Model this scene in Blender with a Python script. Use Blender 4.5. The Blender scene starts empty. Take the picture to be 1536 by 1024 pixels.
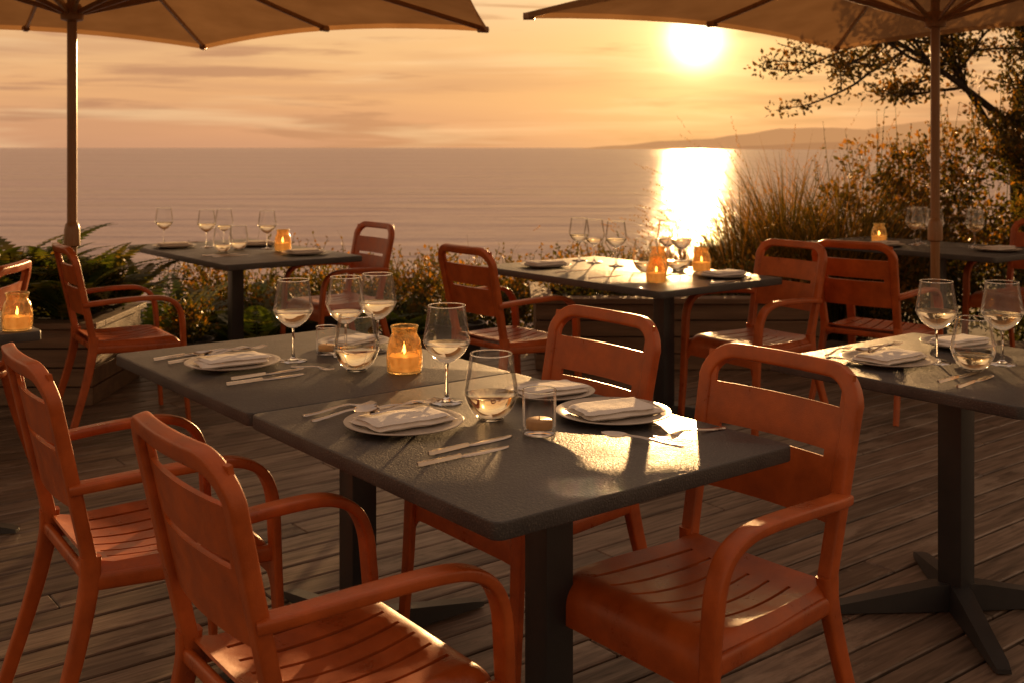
import bpy, bmesh, math, random
from mathutils import Vector, Matrix, noise
random.seed(7)
R=math.radians
sc=bpy.context.scene
sc.view_settings.view_transform='Standard'
sc.view_settings.look='None'
sc.view_settings.exposure=0
COL=sc.collection
TH=R(38)
V=Vector((math.cos(TH),math.sin(TH),0)); U=Vector((-math.sin(TH),math.cos(TH),0))
SUN_AZ=R(9.5); SUN_EL=R(5.6)
S=Vector((math.sin(SUN_AZ)*math.cos(SUN_EL),math.cos(SUN_AZ)*math.cos(SUN_EL),math.sin(SUN_EL)))

# ---------------------------------------------------------------- materials
def newmat(name):
    m=bpy.data.materials.new(name); m.use_nodes=True
    nt=m.node_tree; nt.nodes.clear()
    out=nt.nodes.new('ShaderNodeOutputMaterial')
    return m,nt,out
def N(nt,t,**kw):
    n=nt.nodes.new(t)
    for k,v in kw.items():
        if k in n.inputs: n.inputs[k].default_value=v
        else: setattr(n,k,v)
    return n
def L(nt,a,b): nt.links.new(a,b)
def ramp(nt,stops):
    r=nt.nodes.new('ShaderNodeValToRGB')
    e=r.color_ramp.elements
    while len(e)<len(stops): e.new(0.5)
    for i,(p,c) in enumerate(stops):
        e[i].position=p; e[i].color=(c[0],c[1],c[2],1)
    return r
def pbr(name,c1,c2,scale=8,rough=0.5,metal=0.0,bump=0.1,bscale=80,rvar=0.1,stretch=(1,1,1),coord='Object',bdist=0.01,**extra):
    m,nt,out=newmat(name)
    p=N(nt,'ShaderNodeBsdfPrincipled')
    p.inputs['Metallic'].default_value=metal
    tc=N(nt,'ShaderNodeTexCoord'); mp=N(nt,'ShaderNodeMapping'); mp.inputs['Scale'].default_value=stretch
    L(nt,tc.outputs[coord],mp.inputs[0])
    n1=N(nt,'ShaderNodeTexNoise'); n1.inputs['Scale'].default_value=scale; n1.inputs['Detail'].default_value=8; n1.inputs['Roughness'].default_value=0.6
    L(nt,mp.outputs[0],n1.inputs['Vector'])
    r=ramp(nt,[(0.3,c1),(0.7,c2)]); L(nt,n1.outputs['Fac'],r.inputs[0]); L(nt,r.outputs[0],p.inputs['Base Color'])
    mr=N(nt,'ShaderNodeMapRange'); mr.inputs['From Min'].default_value=0.3; mr.inputs['From Max'].default_value=0.7
    mr.inputs['To Min'].default_value=rough-rvar; mr.inputs['To Max'].default_value=rough+rvar
    L(nt,n1.outputs['Fac'],mr.inputs['Value']); L(nt,mr.outputs[0],p.inputs['Roughness'])
    n2=N(nt,'ShaderNodeTexNoise'); n2.inputs['Scale'].default_value=bscale; n2.inputs['Detail'].default_value=3
    L(nt,mp.outputs[0],n2.inputs['Vector'])
    b=N(nt,'ShaderNodeBump'); b.inputs['Strength'].default_value=bump; b.inputs['Distance'].default_value=bdist
    L(nt,n2.outputs['Fac'],b.inputs['Height']); L(nt,b.outputs[0],p.inputs['Normal'])
    for k,v in extra.items():
        p.inputs[k.replace('_',' ')].default_value=v
    L(nt,p.outputs[0],out.inputs[0])
    return m
M_chair=pbr('terracotta_powder_coat',(0.29,0.056,0.009),(0.53,0.112,0.017),scale=11,rough=0.35,bump=0.13,bscale=340,rvar=0.11)
M_steel_dark=pbr('dark_steel',(0.022,0.024,0.028),(0.035,0.036,0.040),scale=6,rough=0.42,bump=0.08,bscale=300,rvar=0.05)
M_plate=pbr('stoneware',(0.42,0.37,0.32),(0.52,0.46,0.40),scale=30,rough=0.32,bump=0.05,bscale=90)
M_linen=pbr('linen',(0.74,0.70,0.65),(0.84,0.80,0.76),scale=12,rough=0.85,bump=0.3,bscale=500,rvar=0.05)
M_cut=pbr('brushed_steel',(0.55,0.49,0.43),(0.68,0.61,0.54),scale=10,rough=0.22,metal=1.0,bump=0.03,bscale=200,rvar=0.05)
M_pole=pbr('wood_pole',(0.24,0.12,0.045),(0.36,0.19,0.08),scale=10,rough=0.32,bump=0.1,bscale=60,stretch=(1,1,0.1))
M_timber=pbr('weathered_timber',(0.10,0.062,0.038),(0.22,0.145,0.09),scale=6,rough=0.7,bump=0.5,bscale=30,stretch=(0.3,4,4))
M_soil=pbr('soil',(0.02,0.014,0.01),(0.05,0.035,0.025),scale=20,rough=0.9,bump=1.0,bscale=60)
M_ground=pbr('coastal_ground',(0.035,0.03,0.018),(0.09,0.07,0.045),scale=1.5,rough=0.95,bump=1.0,bscale=20)
M_pot=pbr('dark_pot',(0.03,0.03,0.032),(0.05,0.05,0.05),scale=8,rough=0.6,bump=0.2,bscale=60)
M_bark=pbr('bark',(0.03,0.02,0.014),(0.07,0.05,0.035),scale=20,rough=0.9,bump=1.0,bscale=50,stretch=(1,1,0.2))
def topmat():
    m,nt,out=newmat('dark_composite_top')
    p=N(nt,'ShaderNodeBsdfPrincipled'); tc=N(nt,'ShaderNodeTexCoord')
    a=N(nt,'ShaderNodeTexNoise'); a.inputs['Scale'].default_value=7; a.inputs['Detail'].default_value=8; a.inputs['Roughness'].default_value=0.65; L(nt,tc.outputs['Object'],a.inputs['Vector'])
    f=N(nt,'ShaderNodeTexNoise'); f.inputs['Scale'].default_value=230; f.inputs['Detail'].default_value=2; L(nt,tc.outputs['Object'],f.inputs['Vector'])
    r=ramp(nt,[(0.3,(0.028,0.028,0.032)),(0.7,(0.070,0.066,0.066))]); L(nt,a.outputs['Fac'],r.inputs[0])
    sp=ramp(nt,[(0.58,(0,0,0)),(0.70,(1,1,1))]); L(nt,f.outputs['Fac'],sp.inputs[0])
    mx=N(nt,'ShaderNodeMix',data_type='RGBA'); sm=N(nt,'ShaderNodeMath',operation='MULTIPLY'); sm.inputs[1].default_value=0.6
    L(nt,sp.outputs[0],sm.inputs[0]); L(nt,sm.outputs[0],mx.inputs[0]); L(nt,r.outputs[0],mx.inputs[6]); mx.inputs[7].default_value=(0.15,0.13,0.115,1)
    L(nt,mx.outputs[2],p.inputs['Base Color'])
    mr=N(nt,'ShaderNodeMapRange'); mr.inputs['From Min'].default_value=0.3; mr.inputs['From Max'].default_value=0.7; mr.inputs['To Min'].default_value=0.34; mr.inputs['To Max'].default_value=0.54
    L(nt,a.outputs['Fac'],mr.inputs['Value']); L(nt,mr.outputs[0],p.inputs['Roughness'])
    b=N(nt,'ShaderNodeBump'); b.inputs['Strength'].default_value=0.45; b.inputs['Distance'].default_value=0.004
    L(nt,f.outputs['Fac'],b.inputs['Height']); L(nt,b.outputs[0],p.inputs['Normal']); L(nt,p.outputs[0],out.inputs[0]); return m
M_top=topmat()

def leafmat(name,c1,c2,c3,tr=0.45,tm=(3.0,2.1,0.85)):
    m,nt,out=newmat(name)
    at=N(nt,'ShaderNodeAttribute'); at.attribute_name='rnd'
    r=ramp(nt,[(0.0,c1),(0.55,c2),(1.0,c3)]); L(nt,at.outputs['Fac'],r.inputs[0])
    p=N(nt,'ShaderNodeBsdfPrincipled'); p.inputs['Roughness'].default_value=0.5
    L(nt,r.outputs[0],p.inputs['Base Color'])
    t=N(nt,'ShaderNodeBsdfTranslucent')
    mx=N(nt,'ShaderNodeMix',data_type='RGBA'); mx.blend_type='MULTIPLY'; mx.inputs[0].default_value=1
    L(nt,r.outputs[0],mx.inputs[6]); mx.inputs[7].default_value=(*tm,1)
    L(nt,mx.outputs[2],t.inputs[0])
    ms=N(nt,'ShaderNodeMixShader'); ms.inputs[0].default_value=tr
    L(nt,p.outputs[0],ms.inputs[1]); L(nt,t.outputs[0],ms.inputs[2]); L(nt,ms.outputs[0],out.inputs[0])
    return m
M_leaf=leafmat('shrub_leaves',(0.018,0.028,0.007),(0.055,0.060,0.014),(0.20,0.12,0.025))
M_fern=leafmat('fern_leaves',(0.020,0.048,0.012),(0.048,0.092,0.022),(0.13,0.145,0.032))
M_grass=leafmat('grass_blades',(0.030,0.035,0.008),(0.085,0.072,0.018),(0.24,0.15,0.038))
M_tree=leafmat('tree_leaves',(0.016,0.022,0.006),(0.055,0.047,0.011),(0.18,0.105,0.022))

def thin_glass(name,tint=(0.98,0.98,0.98)):
    m,nt,out=newmat(name)
    lw=N(nt,'ShaderNodeLayerWeight'); lw.inputs['Blend'].default_value=0.15
    fm=N(nt,'ShaderNodeMath',operation='MULTIPLY_ADD'); fm.inputs[1].default_value=0.70; fm.inputs[2].default_value=0.05; L(nt,lw.outputs['Fresnel'],fm.inputs[0])
    nz=N(nt,'ShaderNodeTexNoise'); nz.inputs['Scale'].default_value=30
    tr=N(nt,'ShaderNodeBsdfTransparent'); tr.inputs[0].default_value=(*tint,1)
    gl=N(nt,'ShaderNodeBsdfGlossy')
    gl.inputs['Color'].default_value=(1,1,1,1)
    mr=N(nt,'ShaderNodeMapRange'); mr.inputs['To Min'].default_value=0.03; mr.inputs['To Max'].default_value=0.12
    L(nt,nz.outputs['Fac'],mr.inputs['Value']); L(nt,mr.outputs[0],gl.inputs['Roughness'])
    ms=N(nt,'ShaderNodeMixShader'); L(nt,fm.outputs[0],ms.inputs[0])
    L(nt,tr.outputs[0],ms.inputs[1]); L(nt,gl.outputs[0],ms.inputs[2]); L(nt,ms.outputs[0],out.inputs[0])
    return m
M_glass=thin_glass('thin_glass')
def solid_glass(name,c,ior=1.45,rough=0.0,em=None,ems=0):
    m,nt,out=newmat(name)
    p=N(nt,'ShaderNodeBsdfPrincipled'); p.inputs['Base Color'].default_value=(*c,1)
    p.inputs['Transmission Weight'].default_value=1; p.inputs['IOR'].default_value=ior; p.inputs['Roughness'].default_value=rough
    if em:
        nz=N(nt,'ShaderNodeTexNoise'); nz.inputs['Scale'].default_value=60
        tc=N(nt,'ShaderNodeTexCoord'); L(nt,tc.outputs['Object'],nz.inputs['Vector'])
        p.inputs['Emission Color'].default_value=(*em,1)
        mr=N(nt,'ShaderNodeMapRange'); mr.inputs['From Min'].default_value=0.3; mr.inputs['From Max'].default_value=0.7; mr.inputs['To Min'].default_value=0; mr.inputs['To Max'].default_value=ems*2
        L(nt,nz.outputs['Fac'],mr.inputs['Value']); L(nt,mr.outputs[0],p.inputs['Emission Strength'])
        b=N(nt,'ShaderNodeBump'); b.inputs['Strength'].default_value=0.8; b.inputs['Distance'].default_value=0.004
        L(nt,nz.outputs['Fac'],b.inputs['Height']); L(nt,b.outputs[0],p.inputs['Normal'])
    L(nt,p.outputs[0],out.inputs[0]); return m
M_stem=solid_glass('stem_glass',(1,1,1))
M_wine=solid_glass('white_wine',(1.0,0.90,0.70),1.34)
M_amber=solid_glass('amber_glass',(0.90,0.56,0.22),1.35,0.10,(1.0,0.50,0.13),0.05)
def emis(name,c,s,base=(0.8,0.6,0.35)):
    m,nt,out=newmat(name)
    p=N(nt,'ShaderNodeBsdfPrincipled'); p.inputs['Base Color'].default_value=(*base,1)
    p.inputs['Emission Color'].default_value=(*c,1); p.inputs['Emission Strength'].default_value=s
    L(nt,p.outputs[0],out.inputs[0]); return m
M_wax=emis('lit_wax',(1.0,0.50,0.16),0.32)
M_flame=emis('flame',(1.0,0.62,0.22),12)
M_waxoff=emis('amber_wax',(1.0,0.5,0.2),0.0,base=(0.42,0.24,0.10))

def canopymat():
    m,nt,out=newmat('canvas_canopy')
    tc=N(nt,'ShaderNodeTexCoord'); nz=N(nt,'ShaderNodeTexNoise'); nz.inputs['Scale'].default_value=3; nz.inputs['Detail'].default_value=5
    L(nt,tc.outputs['Object'],nz.inputs['Vector'])
    r=ramp(nt,[(0.3,(0.33,0.18,0.078)),(0.7,(0.43,0.245,0.112))]); L(nt,nz.outputs['Fac'],r.inputs[0])
    d=N(nt,'ShaderNodeBsdfDiffuse'); t=N(nt,'ShaderNodeBsdfTranslucent')
    L(nt,r.outputs[0],d.inputs[0]); L(nt,r.outputs[0],t.inputs[0])
    w=N(nt,'ShaderNodeTexNoise'); w.inputs['Scale'].default_value=200; L(nt,tc.outputs['Object'],w.inputs['Vector'])
    b=N(nt,'ShaderNodeBump'); b.inputs['Strength'].default_value=0.2; b.inputs['Distance'].default_value=0.01
    L(nt,w.outputs['Fac'],b.inputs['Height']); L(nt,b.outputs[0],d.inputs['Normal'])
    ms=N(nt,'ShaderNodeMixShader'); ms.inputs[0].default_value=0.42
    L(nt,d.outputs[0],ms.inputs[1]); L(nt,t.outputs[0],ms.inputs[2]); L(nt,ms.outputs[0],out.inputs[0]); return m
M_canopy=canopymat()

def deckmat():
    m,nt,out=newmat('deck_boards')
    p=N(nt,'ShaderNodeBsdfPrincipled')
    tc=N(nt,'ShaderNodeTexCoord')
    at=N(nt,'ShaderNodeAttribute'); at.attribute_name='rnd'
    mp=N(nt,'ShaderNodeMapping'); mp.inputs['Scale'].default_value=(1.6,20,20)
    ad=N(nt,'ShaderNodeVectorMath',operation='ADD')
    sc_=N(nt,'ShaderNodeVectorMath',operation='SCALE'); sc_.inputs['Scale'].default_value=37
    L(nt,at.outputs['Vector'],sc_.inputs[0])
    L(nt,tc.outputs['Object'],ad.inputs[0]); L(nt,sc_.outputs[0],ad.inputs[1])
    L(nt,ad.outputs[0],mp.inputs[0])
    g=N(nt,'ShaderNodeTexNoise'); g.inputs['Scale'].default_value=2.2; g.inputs['Detail'].default_value=9; g.inputs['Distortion'].default_value=0.8
    L(nt,mp.outputs[0],g.inputs['Vector'])
    r=ramp(nt,[(0.28,(0.070,0.050,0.037)),(0.5,(0.170,0.125,0.095)),(0.75,(0.27,0.208,0.162))]); L(nt,g.outputs['Fac'],r.inputs[0])
    mr=N(nt,'ShaderNodeMapRange'); mr.inputs['To Min'].default_value=0.65; mr.inputs['To Max'].default_value=1.25
    L(nt,at.outputs['Fac'],mr.inputs['Value'])
    mu=N(nt,'ShaderNodeVectorMath',operation='SCALE'); L(nt,r.outputs[0],mu.inputs[0]); L(nt,mr.outputs[0],mu.inputs['Scale'])
    w=N(nt,'ShaderNodeTexNoise'); w.inputs['Scale'].default_value=2.5; w.inputs['Detail'].default_value=9; w.inputs['Roughness'].default_value=0.7
    wm_=N(nt,'ShaderNodeMapping'); wm_.inputs['Scale'].default_value=(0.6,1.6,1); L(nt,tc.outputs['Object'],wm_.inputs[0])
    L(nt,wm_.outputs[0],w.inputs['Vector'])
    wr=ramp(nt,[(0.54,(0,0,0)),(0.60,(1,1,1))]); L(nt,w.outputs['Fac'],wr.inputs[0])
    mx=N(nt,'ShaderNodeMix',data_type='RGBA'); 
    wm=N(nt,'ShaderNodeMath',operation='MULTIPLY'); wm.inputs[1].default_value=0.6; L(nt,wr.outputs[0],wm.inputs[0])
    L(nt,wm.outputs[0],mx.inputs[0]); L(nt,mu.outputs[0],mx.inputs[6]); mx.inputs[7].default_value=(0.33,0.265,0.21,1)
    L(nt,mx.outputs[2],p.inputs['Base Color'])
    rr=N(nt,'ShaderNodeMapRange'); rr.inputs['To Min'].default_value=0.66; rr.inputs['To Max'].default_value=0.26
    L(nt,g.outputs['Fac'],rr.inputs['Value']); L(nt,rr.outputs[0],p.inputs['Roughness'])
    b=N(nt,'ShaderNodeBump'); b.inputs['Strength'].default_value=0.5; b.inputs['Distance'].default_value=0.005
    L(nt,g.outputs['Fac'],b.inputs['Height']); L(nt,b.outputs[0],p.inputs['Normal'])
    L(nt,p.outputs[0],out.inputs[0]); return m
M_deck=deckmat()

def seamat():
    m,nt,out=newmat('sea_water')
    p=N(nt,'ShaderNodeBsdfPrincipled'); p.inputs['Base Color'].default_value=(0.12,0.10,0.12,1)
    p.inputs['Roughness'].default_value=0.13; p.inputs['IOR'].default_value=1.33
    tc=N(nt,'ShaderNodeTexCoord')
    hs=None
    for (sx,sy,s,wt) in ((0.6,2.2,0.8,0.24),(0.14,0.75,0.55,1.05),(0.04,0.22,0.6,3.0)):
        mp=N(nt,'ShaderNodeMapping'); mp.inputs['Scale'].default_value=(sx,sy,1); L(nt,tc.outputs['Object'],mp.inputs[0])
        n=N(nt,'ShaderNodeTexNoise'); n.inputs['Scale'].default_value=s; n.inputs['Detail'].default_value=5; n.inputs['Distortion'].default_value=0.4
        L(nt,mp.outputs[0],n.inputs['Vector'])
        mm=N(nt,'ShaderNodeMath',operation='MULTIPLY'); mm.inputs[1].default_value=wt; L(nt,n.outputs['Fac'],mm.inputs[0])
        if hs is None: hs=mm.outputs[0]
        else:
            a=N(nt,'ShaderNodeMath',operation='ADD'); L(nt,hs,a.inputs[0]); L(nt,mm.outputs[0],a.inputs[1]); hs=a.outputs[0]
    b=N(nt,'ShaderNodeBump'); b.inputs['Strength'].default_value=0.75; b.inputs['Distance'].default_value=1.0
    L(nt,hs,b.inputs['Height']); L(nt,b.outputs[0],p.inputs['Normal'])
    d=N(nt,'ShaderNodeBsdfDiffuse'); d.inputs[0].default_value=(0.64,0.52,0.58,1)
    # wind streaks: patches of smoother / rougher water
    mp=N(nt,'ShaderNodeMapping'); mp.inputs['Scale'].default_value=(0.004,0.035,1); L(nt,tc.outputs['Object'],mp.inputs[0])
    n=N(nt,'ShaderNodeTexNoise'); n.inputs['Scale'].default_value=1.0; n.inputs['Detail'].default_value=6; L(nt,mp.outputs[0],n.inputs['Vector'])
    mr=N(nt,'ShaderNodeMapRange'); mr.inputs['From Min'].default_value=0.3; mr.inputs['From Max'].default_value=0.7; mr.inputs['To Min'].default_value=0.26; mr.inputs['To Max'].default_value=0.56
    L(nt,n.outputs['Fac'],mr.inputs['Value'])
    ms=N(nt,'ShaderNodeMixShader'); L(nt,mr.outputs[0],ms.inputs[0])
    L(nt,p.outputs[0],ms.inputs[1]); L(nt,d.outputs[0],ms.inputs[2]); L(nt,ms.outputs[0],out.inputs[0]); return m
M_sea=seamat()
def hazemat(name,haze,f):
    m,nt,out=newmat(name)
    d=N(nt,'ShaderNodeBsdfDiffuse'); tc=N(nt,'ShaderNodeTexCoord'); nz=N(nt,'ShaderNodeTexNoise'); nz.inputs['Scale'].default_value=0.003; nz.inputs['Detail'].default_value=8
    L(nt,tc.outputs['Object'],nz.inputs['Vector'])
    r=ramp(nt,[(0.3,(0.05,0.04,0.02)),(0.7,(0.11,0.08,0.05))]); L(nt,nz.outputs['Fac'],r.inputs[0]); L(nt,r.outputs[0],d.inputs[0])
    e=N(nt,'ShaderNodeEmission'); e.inputs[0].default_value=(*haze,1)  # aerial haze painted onto the slopes as a flat self-glowing colour
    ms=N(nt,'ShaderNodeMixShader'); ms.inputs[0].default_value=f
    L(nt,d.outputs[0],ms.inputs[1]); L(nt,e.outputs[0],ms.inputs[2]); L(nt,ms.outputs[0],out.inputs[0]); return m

# ---------------------------------------------------------------- mesh helpers
def mk(name,bm_or_mesh,mats,loc=(0,0,0),rotz=0.0,smooth=40,parent=None):
    if isinstance(bm_or_mesh,bmesh.types.BMesh):
        me=bpy.data.meshes.new(name)
        bm_or_mesh.to_mesh(me); bm_or_mesh.free()
        if smooth:
            for p in me.polygons: p.use_smooth=True
            me.set_sharp_from_angle(angle=R(smooth))
    else: me=bm_or_mesh
    if not me.materials:
        for m in mats: me.materials.append(m)
    o=bpy.data.objects.new(name,me); COL.objects.link(o)
    o.location=loc; o.rotation_euler=(0,0,rotz)
    if parent: o.parent=parent
    return o
def catmull(pts,n=6):
    pts=[Vector(p) for p in pts]; out=[]
    P=[pts[0]*2-pts[1]]+pts+[pts[-1]*2-pts[-2]]
    for i in range(1,len(P)-2):
        p0,p1,p2,p3=P[i-1:i+3]
        for k in range(n):
            t=k/n
            out.append(0.5*((2*p1)+(p2-p0)*t+(2*p0-5*p1+4*p2-p3)*t*t+(3*p1-p0-3*p2+p3)*t**3))
    out.append(pts[-1]); return out
def sweep(bm,pts,ref,a,b,scales=None,n=14,ex=3.2,mi=0):
    ref=Vector(ref); rings=[]
    m=len(pts)
    for i,p in enumerate(pts):
        T=(pts[min(i+1,m-1)]-pts[max(i-1,0)]).normalized()
        A=(ref-T*ref.dot(T)).normalized(); B=T.cross(A)
        s=scales(i/(m-1)) if scales else 1.0
        ring=[]
        for k in range(n):
            th=2*math.pi*k/n+math.pi/n
            c,sn=math.cos(th),math.sin(th)
            x=math.copysign(abs(c)**(2/ex),c)*a/2*s; y=math.copysign(abs(sn)**(2/ex),sn)*b/2*s
            ring.append(bm.verts.new(p+A*x+B*y))
        rings.append(ring)
    for i in range(m-1):
        for k in range(n):
            f=bm.faces.new((rings[i][k],rings[i][(k+1)%n],rings[i+1][(k+1)%n],rings[i+1][k])); f.material_index=mi
    f=bm.faces.new(list(reversed(rings[0]))); f.material_index=mi
    f=bm.faces.new(rings[-1]); f.material_index=mi
def box(bm,x0,x1,y0,y1,z0,z1,bev=0.0,mi=0,seg=2):
    t=bmesh.new()
    bmesh.ops.create_cube(t,size=1)
    for v in t.verts:
        v.co=Vector(((x0+x1)/2+v.co.x*(x1-x0),(y0+y1)/2+v.co.y*(y1-y0),(z0+z1)/2+v.co.z*(z1-z0)))
    if bev: bmesh.ops.bevel(t,geom=t.edges[:],offset=bev,segments=seg,affect='EDGES',profile=0.5)
    merge(bm,t,mi=mi)
def merge(bm,t,mat=None,mi=0):
    mp={}
    for v in t.verts: mp[v]=bm.verts.new(mat@v.co if mat else v.co)
    for f in t.faces:
        try:
            g=bm.faces.new([mp[v] for v in f.verts]); g.material_index=mi
        except ValueError: pass
    t.free()
def lathe(bm,prof,n=36,mi=0,close=False,mifn=None):
    rings=[]
    for r,z in prof:
        if r<1e-6: rings.append([bm.verts.new((0,0,z))])
        else: rings.append([bm.verts.new((r*math.cos(2*math.pi*k/n),r*math.sin(2*math.pi*k/n),z)) for k in range(n)])
    for i in range(len(prof)-1):
        a,b=rings[i],rings[i+1]
        for k in range(n):
            k2=(k+1)%n
            if len(a)==1 and len(b)==1: continue
            if len(a)==1: f=bm.faces.new((a[0],b[k2],b[k]))
            elif len(b)==1: f=bm.faces.new((a[k],a[k2],b[0]))
            else: f=bm.faces.new((a[k],a[k2],b[k2],b[k]))
            f.material_index=mifn(i) if mifn else mi
def interp_profile(prof,n=4):
    out=catmull([(r,0,z) for r,z in prof],n)
    return [(max(0,p.x),p.z) for p in out]

# ---------------------------------------------------------------- camera
cam=bpy.data.cameras.new('camera'); co=bpy.data.objects.new('camera',cam); COL.objects.link(co)
co.location=(0,0,1.40); co.rotation_euler=(R(90),0,0)
cam.lens=38.67; cam.sensor_width=36; cam.shift_y=-0.1888; cam.clip_end=60000; cam.clip_start=0.05
cam.dof.use_dof=True; cam.dof.focus_distance=2.7; cam.dof.aperture_fstop=6.3
sc.camera=co

# ---------------------------------------------------------------- world
w=bpy.data.worlds.new('World'); sc.world=w; w.use_nodes=True
nt=w.node_tree; nt.nodes.clear()
out=nt.nodes.new('ShaderNodeOutputWorld'); bg=nt.nodes.new('ShaderNodeBackground')
tc=N(nt,'ShaderNodeTexCoord'); sep=N(nt,'ShaderNodeSeparateXYZ'); L(nt,tc.outputs['Generated'],sep.inputs[0])
el=ramp(nt,[(0.0,(0.62,0.305,0.165)),(0.018,(0.70,0.34,0.17)),(0.05,(0.80,0.41,0.18)),(0.09,(0.86,0.49,0.22)),(0.135,(0.87,0.56,0.30)),(0.30,(0.68,0.44,0.27)),(1.0,(0.31,0.25,0.22))])
el.color_ramp.interpolation='EASE'
L(nt,sep.outputs['Z'],el.inputs[0])
def cloud(sx,sz,scale,lo,hi,f,col,prev,off=0.0,rough=0.5):
    cmp_=N(nt,'ShaderNodeMapping'); cmp_.inputs['Scale'].default_value=(sx,sx,sz); cmp_.inputs['Location'].default_value=(off,off,off); L(nt,tc.outputs['Generated'],cmp_.inputs[0])
    cn=N(nt,'ShaderNodeTexNoise'); cn.inputs['Scale'].default_value=scale; cn.inputs['Detail'].default_value=7; cn.inputs['Roughness'].default_value=rough; cn.inputs['Distortion'].default_value=0.35
    L(nt,cmp_.outputs[0],cn.inputs['Vector'])
    cr=ramp(nt,[(lo,(0,0,0)),(hi,(1,1,1))]); cr.color_ramp.interpolation='EASE'; L(nt,cn.outputs['Fac'],cr.inputs[0])
    cm=N(nt,'ShaderNodeMath',operation='MULTIPLY'); cm.inputs[1].default_value=f; L(nt,cr.outputs[0],cm.inputs[0])
    mx=N(nt,'ShaderNodeMix',data_type='RGBA'); L(nt,cm.outputs[0],mx.inputs[0]); L(nt,prev,mx.inputs[6]); mx.inputs[7].default_value=(*col,1)
    return mx.outputs[2]
cc=cloud(1.6,20,1.5,0.44,0.66,0.60,(0.60,0.30,0.155),el.outputs[0])
cc=cloud(2.8,38,1.6,0.50,0.64,0.85,(0.52,0.25,0.13),cc,4.3,0.58)
cc=cloud(2.2,34,1.6,0.50,0.70,0.45,(0.98,0.66,0.35),cc,9.1)
dt=N(nt,'ShaderNodeVectorMath',operation='DOT_PRODUCT'); nv=N(nt,'ShaderNodeVectorMath',operation='NORMALIZE')
L(nt,tc.outputs['Generated'],nv.inputs[0]); L(nt,nv.outputs[0],dt.inputs[0]); dt.inputs[1].default_value=S
mxx=N(nt,'ShaderNodeMath',operation='MAXIMUM'); L(nt,dt.outputs['Value'],mxx.inputs[0]); mxx.inputs[1].default_value=0
bk=N(nt,'ShaderNodeMapRange'); bk.inputs['From Min'].default_value=-0.7; bk.inputs['From Max'].default_value=0.8; bk.inputs['To Min'].default_value=0.66; bk.inputs['To Max'].default_value=1.0
L(nt,dt.outputs['Value'],bk.inputs['Value'])
bs=N(nt,'ShaderNodeVectorMath',operation='SCALE'); L(nt,cc,bs.inputs[0]); L(nt,bk.outputs[0],bs.inputs['Scale'])
acc=bs.outputs[0]
for pw,col in ((5500,(6.0,4.8,2.8)),(800,(0.60,0.44,0.17)),(110,(0.22,0.15,0.03)),(16,(0.12,0.055,0.0))):
    pp=N(nt,'ShaderNodeMath',operation='POWER'); L(nt,mxx.outputs[0],pp.inputs[0]); pp.inputs[1].default_value=pw
    vs=N(nt,'ShaderNodeVectorMath',operation='SCALE'); vs.inputs[0].default_value=col; L(nt,pp.outputs[0],vs.inputs['Scale'])
    va=N(nt,'ShaderNodeVectorMath',operation='ADD'); L(nt,acc,va.inputs[0]); L(nt,vs.outputs[0],va.inputs[1]); acc=va.outputs[0]
sky=N(nt,'ShaderNodeTexSky'); sky.sky_type='NISHITA'; sky.sun_disc=False; sky.sun_elevation=SUN_EL; sky.sun_rotation=SUN_AZ
vs=N(nt,'ShaderNodeVectorMath',operation='SCALE'); L(nt,sky.outputs[0],vs.inputs[0]); vs.inputs['Scale'].default_value=0.002
va=N(nt,'ShaderNodeVectorMath',operation='ADD'); L(nt,acc,va.inputs[0]); L(nt,vs.outputs[0],va.inputs[1])
L(nt,va.outputs[0],bg.inputs[0]); bg.inputs[1].default_value=1.0; L(nt,bg.outputs[0],out.inputs[0])
sl=bpy.data.lights.new('sun','SUN'); so=bpy.data.objects.new('sun',sl); COL.objects.link(so)
sl.energy=6.5; sl.angle=R(0.8); sl.color=(1.0,0.56,0.22)
so.rotation_euler=S.to_track_quat('Z','Y').to_euler(); so.location=(10,60,8)

# ---------------------------------------------------------------- sea, ground, hills
bm=bmesh.new()
xs=[-30000,-3000,-300,0,300,3000,30000]; ys=[9.0,60,300,2000,10000,50000]
vv=[[bm.verts.new((x,y,0)) for x in xs] for y in ys]
for j in range(len(ys)-1):
    for i in range(len(xs)-1): bm.faces.new((vv[j][i],vv[j][i+1],vv[j+1][i+1],vv[j+1][i]))
mk('sea',bm,[M_sea],loc=(0,0,-5.0))
bm=bmesh.new()
gx=[-60+4*i for i in range(31)]; gy=[-60,-30,-10,0,6,7.5,9,10,11,12.5,14,17,21,26]
def gz(x,y):
    if y<=8: return -0.13
    e=9.3+ (max(0,x-1.5)*1.2)
    if y<e: return -0.13
    return max(-8,-0.13-(y-e)*0.75)+0.25*noise.noise(Vector((x*0.3,y*0.3,0)))
vv=[[bm.verts.new((x,y,gz(x,y))) for x in gx] for y in gy]
for j in range(len(gy)-1):
    for i in range(len(gx)-1): bm.faces.new((vv[j][i],vv[j][i+1],vv[j+1][i+1],vv[j+1][i]))
mk('ground',bm,[M_ground])
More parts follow.
